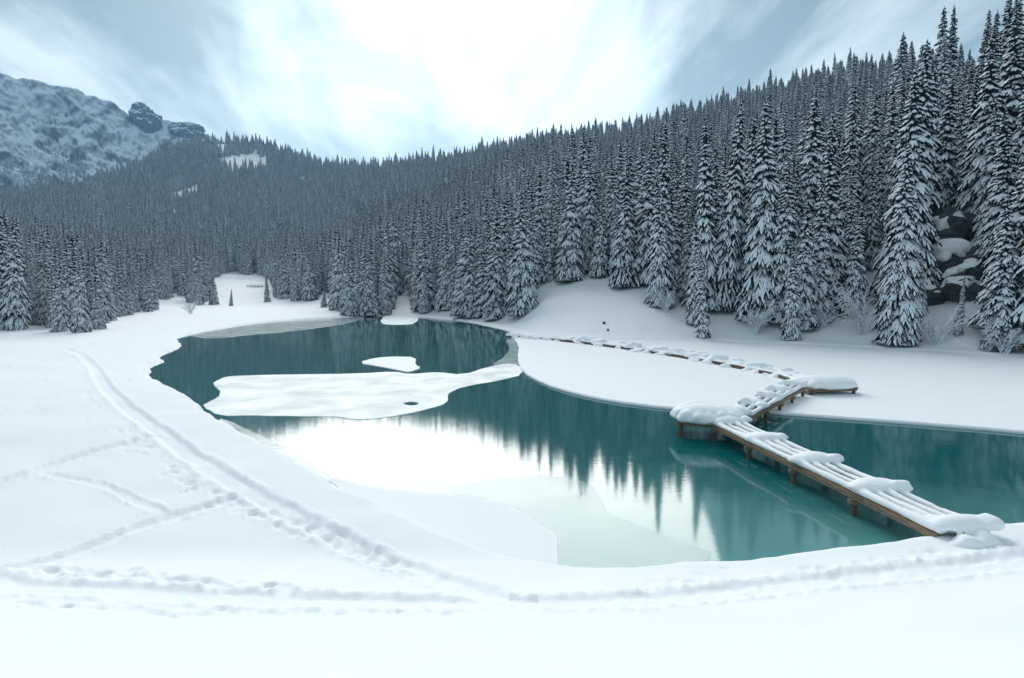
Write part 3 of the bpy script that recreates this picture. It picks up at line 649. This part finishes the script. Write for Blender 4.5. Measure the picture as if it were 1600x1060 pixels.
# ------------------------------------------------------------------ mountain behind the left hill
MR = [(-900, 40), (-300, 82), (-120, 98), (0, 112), (60, 125), (130, 141), (180, 161), (205, 179), (245, 190), (262, 186), (290, 196), (320, 207), (380, 235), (460, 300), (560, 380)]
mz = []; ma = []
for x_, y_ in MR:
    d = ray(x_, y_); ma.append(math.atan2(d[0], d[1])); mz.append(CAMZ + d[2] / math.hypot(d[0], d[1]) * 2200)
A2, R2 = np.meshgrid(np.linspace(ma[0], ma[-1], 760), np.linspace(1430, 2780, 330)); a2, r2 = A2.ravel(), R2.ravel()
X2, Y2 = r2 * np.sin(a2), r2 * np.cos(a2); zt = np.interp(a2, ma, mz); t2 = (r2 - 1430) / 770
prof = np.where(t2 < 1, 0.30 * t2 + 0.70 * np.maximum(t2, 0) ** 1.7, 1 - 0.9 * np.maximum(t2 - 1, 0) ** 1.1)
gul = np.abs(fbm(a2 * 70 + r2 * .012 + 1.2 * fbm(X2 * .008, Y2 * .008, 3), r2 * 0.006, 4)); crag = 1 - 2 * np.abs(fbm(X2 * 0.011, Y2 * 0.011, 6))
near1 = np.clip(1 - np.abs(t2 - 1) * 3, 0, 1)
Z2 = zt * prof - 26 * gul * np.clip(t2, 0, 1) * (1 - .75 * near1) + 30 * (crag - .4) * np.clip(t2 * 2, 0, 1) * (1 - .8 * near1) + 9 * fbm(X2 * .05, Y2 * .05, 5)
sh = np.exp(-((t2 - 0.42) / 0.2) ** 2) * np.clip((R(-31) - a2) / R(8), 0, 1); Z2 += 60 * sh
Z2 = np.where(t2 <= 0, Z2 - 60, Z2) - 2
n1, n2 = A2.shape; id2 = np.arange(n1 * n2).reshape(n1, n2)
F2 = np.stack([id2[:-1, :-1].ravel(), id2[:-1, 1:].ravel(), id2[1:, 1:].ravel(), id2[1:, :-1].ravel()], 1)[:, ::-1]
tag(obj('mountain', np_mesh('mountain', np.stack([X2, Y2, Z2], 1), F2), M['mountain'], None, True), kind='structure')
def rock(name, c, s3, seed, m, label=None, cat='rock', parent=None, rough=0.35, sub=4):
    bm = bmesh.new(); bmesh.ops.create_icosphere(bm, subdivisions=sub, radius=1)
    for v in bm.verts:
        p = v.co.normalized(); q = Vector((p.x * 1.1 + seed * 7, p.y * 1.1, p.z * 1.1)); k = 1 + rough * (mnoise.noise(q) + .6 * mnoise.noise(q * 2.3) + .5 * abs(mnoise.noise(q * 5)) + .25 * mnoise.noise(q * 11))
        p = p * k; v.co = (p.x * s3[0], p.y * s3[1], p.z * s3[2])
    o = obj(name, bm, m, parent); o.location = c
    if label: tag(o, label, cat)
    return o
d = ray(228, 180); k_ = 2190 / math.hypot(d[0], d[1])
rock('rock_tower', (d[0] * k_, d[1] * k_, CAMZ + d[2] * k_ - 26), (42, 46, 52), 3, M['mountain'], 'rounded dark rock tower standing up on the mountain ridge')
d = ray(286, 196); k_ = 2190 / math.hypot(d[0], d[1])
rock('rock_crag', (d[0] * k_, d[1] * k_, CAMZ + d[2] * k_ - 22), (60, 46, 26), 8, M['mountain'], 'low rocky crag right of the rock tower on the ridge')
# stunted trees of the mountain's lower slopes join the forest mass
mx = nrng.uniform(0, 1, 9000); am = ma[0] + (R(-17) - ma[0]) * mx; rm = 1500 + nrng.uniform(0, 1, 9000) * 580
ii = np.clip(((am - ma[0]) / (ma[-1] - ma[0]) * 759).astype(int), 0, 759); jj = np.clip(((rm - 1430) / 1350 * 329).astype(int), 0, 329); zm = Z2.reshape(n1, n2)[jj, ii]
XM, YM = rm * np.sin(am), rm * np.cos(am); keep = fbm(XM * .013, YM * .013, 4) > (rm - 1600) / 480 * (0.62 + 1.1 * np.clip((am - R(-36)) / R(12), 0, 1)) - 0.22
EXTRA = [(x, y, z - .5, 11 + 6 * nrng.random()) for x, y, z in zip(XM[keep], YM[keep], zm[keep])]
allp = [(t[0], t[1], t[2] - .1, t[3]) for t in rest] + EXTRA
fm.clear_geometry(); fm.from_pydata([p[:3] for p in allp], [], [])
fsc = fm.attributes.get('tree_scale') or fm.attributes.new('tree_scale', 'FLOAT', 'POINT'); fsc.data.foreach_set('value', [p[3] / 20.0 for p in allp])

# ------------------------------------------------------------------ boulders, shrubs and small things
def boulder(pxy, s3, seed, label):
    s3 = tuple(v * 1.45 for v in s3)
    g0 = hit(*pxy)
    if g0 is None: return
    e = empty('boulder', (g0[0], g0[1], g0[2])); tag(e, label, 'boulder', 'dark boulders on the right slope')
    rock('rock_body', (0, 0, s3[2] * .45), s3, seed, M['rock'], parent=e, rough=.5)
    bm = bmesh.new(); blob(bm, (0, .15, s3[2] * .95), s3[0] * .8, s3[1] * .85, s3[2] * .5, (1, 0), seed, .6); blob(bm, (s3[0] * .5, .1, s3[2] * .7), s3[0] * .6, s3[1] * .8, s3[2] * .45, (1, 0), seed + 3, .5); blob(bm, (-s3[0] * .45, .2, s3[2] * .7), s3[0] * .55, s3[1] * .8, s3[2] * .6, (1, 0), seed + 6, .5); blob(bm, (0, s3[1] * .9, s3[2] * .4), s3[0] * 1.3, s3[1] * .8, s3[2] * .8, (1, 0), seed + 8, .4)
    snow_obj('snow_cap', bm, e, .12)
boulder((1478, 432), (2.6, 2.2, 2.2), 2, 'largest dark boulder with a deep hollow under its snow cap'); boulder((1506, 462), (1.7, 1.5, 1.1), 5, 'low snow-capped boulder right of the largest one')
boulder((1452, 470), (1.5, 1.3, 0.9), 7, 'snow-capped boulder below the largest one on its left'); boulder((1490, 395), (2.2, 2.0, 2.6), 9, 'dark boulder uphill behind the largest one'); boulder((1532, 440), (1.6, 1.5, 1.3), 14, 'dark boulder at the right end of the boulder group')
def shrub(pxy, h, n, label, seed):
    g0 = hit(*pxy)
    if g0 is None: return
    rr = random.Random(seed); e = empty('shrub', g0); tag(e, label, 'shrub', 'snow-covered shrubs on the shore'); sv, sf, wv_, wf = [], [], [], []
    def tube(V_, F_, pts, r0, r1, k=4):
        b_ = len(V_)
        for i, p in enumerate(pts):
            r = r0 + (r1 - r0) * i / (len(pts) - 1)
            for j in range(k): V_.append(p + Vector((math.cos(j * 2 * math.pi / k) * r, math.sin(j * 2 * math.pi / k) * r * .8, math.sin(j * 2 * math.pi / k) * r)))
        for i in range(len(pts) - 1):
            for j in range(k): F_.append((b_ + i * k + j, b_ + i * k + (j + 1) % k, b_ + (i + 1) * k + (j + 1) % k, b_ + (i + 1) * k + j))
    def arch(p, a, ln_, lift, r, lev):
        pts = [p + Vector((math.cos(a) * ln_ * f, math.sin(a) * ln_ * f, lift * ln_ * (f * 1.6 - f * f * 1.05))) for f in (0, .25, .5, .75, 1)]
        tube(sv, sf, pts, r, r * .35); tube(wv_, wf, [q + Vector((0, 0, r * 1.3)) for q in pts], r * 1.5, r * 1.1, 5)
        if lev:
            for f in (1, 2, 3):
                for _ in range(2): arch(pts[f], a + rr.uniform(-1.1, 1.1), ln_ * .45, lift * .7, r * .6, lev - 1)
    for k in range(n): arch(Vector((rr.gauss(0, .2), rr.gauss(0, .2), -.05)), rr.uniform(0, 6.28), h * rr.uniform(.5, .9), rr.uniform(1.0, 2.4), .03, 1)
    a_ = np_mesh('stems', sv, sf); obj('stems', a_, M['twig'], e); b_ = np_mesh('snow', wv_, wf); tag(obj('snow', b_, M['treesnow'], e, True), kind='stuff')
shrub((1180, 522), 3.2, 26, 'snowy shrub at the foot of the slope right of the narrow low spruce', 1); shrub((1348, 522), 3.8, 30, 'arching snowy shrub at the foot of the snow gully', 2); shrub((1462, 538), 3.6, 30, 'bent snowy shrub right of the tall broad spruce', 3)
shrub((1570, 552), 2.8, 26, 'snowy shrub on the shore at the right picture edge', 4); shrub((1040, 488), 2.2, 22, 'snowy shrub at the right edge of the open snow slope', 5); shrub((298, 490), 2.6, 18, 'lone frosted shrub on the far left shore', 6); shrub((1285, 512), 2.0, 22, 'snowy shrub between spruces left of the gully', 7)
g0 = hit(936, 512); e = empty('sapling', g0); tag(e, 'thin bare sapling sticking out of the open snow slope', 'sapling')
bm = bmesh.new(); sausage(bm, (0, 0, -.1), (-.22, 0.01, 2.1), .02, .03, 1, 6); obj('stem', bm, M['twig'], e)
for x_, y_, s_, lb in [(944, 506, .2, 'small dark stump poking out of the open snow slope'), (950, 517, .16, 'lower small dark stump on the open snow slope')]:
    g0 = hit(x_, y_); rock('stump', (g0[0], g0[1], g0[2] + .1), (s_, s_, s_ * 1.2), x_, M['bark'], lb, 'stump', sub=2)
g0 = hit(398, 449); e = empty('footbridge', g0, .1); tag(e, 'tiny wooden footbridge rail in the far meadow gap', 'footbridge')
for k in range(5): boxobj('post', (-4 + 2 * k, 0, .5), .22, .22, 1.3, (1, 0), M['darkwood'], e)
boxobj('rail', (0, 0, 1.1), 8.6, .14, .2, (1, 0), M['darkwood'], e); boxobj('deck', (0, .9, .35), 8.8, 1.6, .16, (1, 0), M['darkwood'], e)
gv, gf = [], []
for k in range(500):
    u = rnd.random(); g1 = at(362 + 80 * u, 498 - 3 * u + rnd.gauss(0, .5), .32); a_ = rnd.uniform(0, 3.1); h_ = rnd.uniform(.12, .4); b_ = len(gv)
    gv += [(g1[0] - .03 * math.cos(a_), g1[1] - .03 * math.sin(a_), .15), (g1[0] + .03 * math.cos(a_), g1[1] + .03 * math.sin(a_), .15), (g1[0] + rnd.gauss(0, .1), g1[1], .3 + h_)]; gf.append((b_, b_ + 1, b_ + 2))
tag(obj('dry_grass', np_mesh('dry_grass', gv, gf), M['twig']), 'thin line of dry grass along the far left shore', 'grass', kind='stuff')

# ------------------------------------------------------------------ haze
hz = bmesh.new(); box(hz, (0, 0, 345), 6400, 6400, 710)
ho = obj('haze', hz); ho.data.materials.clear()
hm = bpy.data.materials.new('haze'); hm.use_nodes = True; hm.node_tree.nodes.clear(); HN = NT(hm.node_tree)
pv = HN.n('ShaderNodeVolumePrincipled'); pv.inputs['Color'].default_value = (0.34, 0.66, 1.0, 1); pv.inputs['Density'].default_value = 1.05e-4; pv.inputs['Anisotropy'].default_value = 0.3
mo = HN.n('ShaderNodeOutputMaterial'); hm.node_tree.links.new(pv.outputs[0], mo.inputs['Volume']); ho.data.materials.append(hm); tag(ho, kind='stuff')

print('tris', sum(len(m.loop_triangles) or len(m.polygons) * 2 for m in bpy.data.meshes), 'mountain top', Z2.max(), 'ground', gz.max())
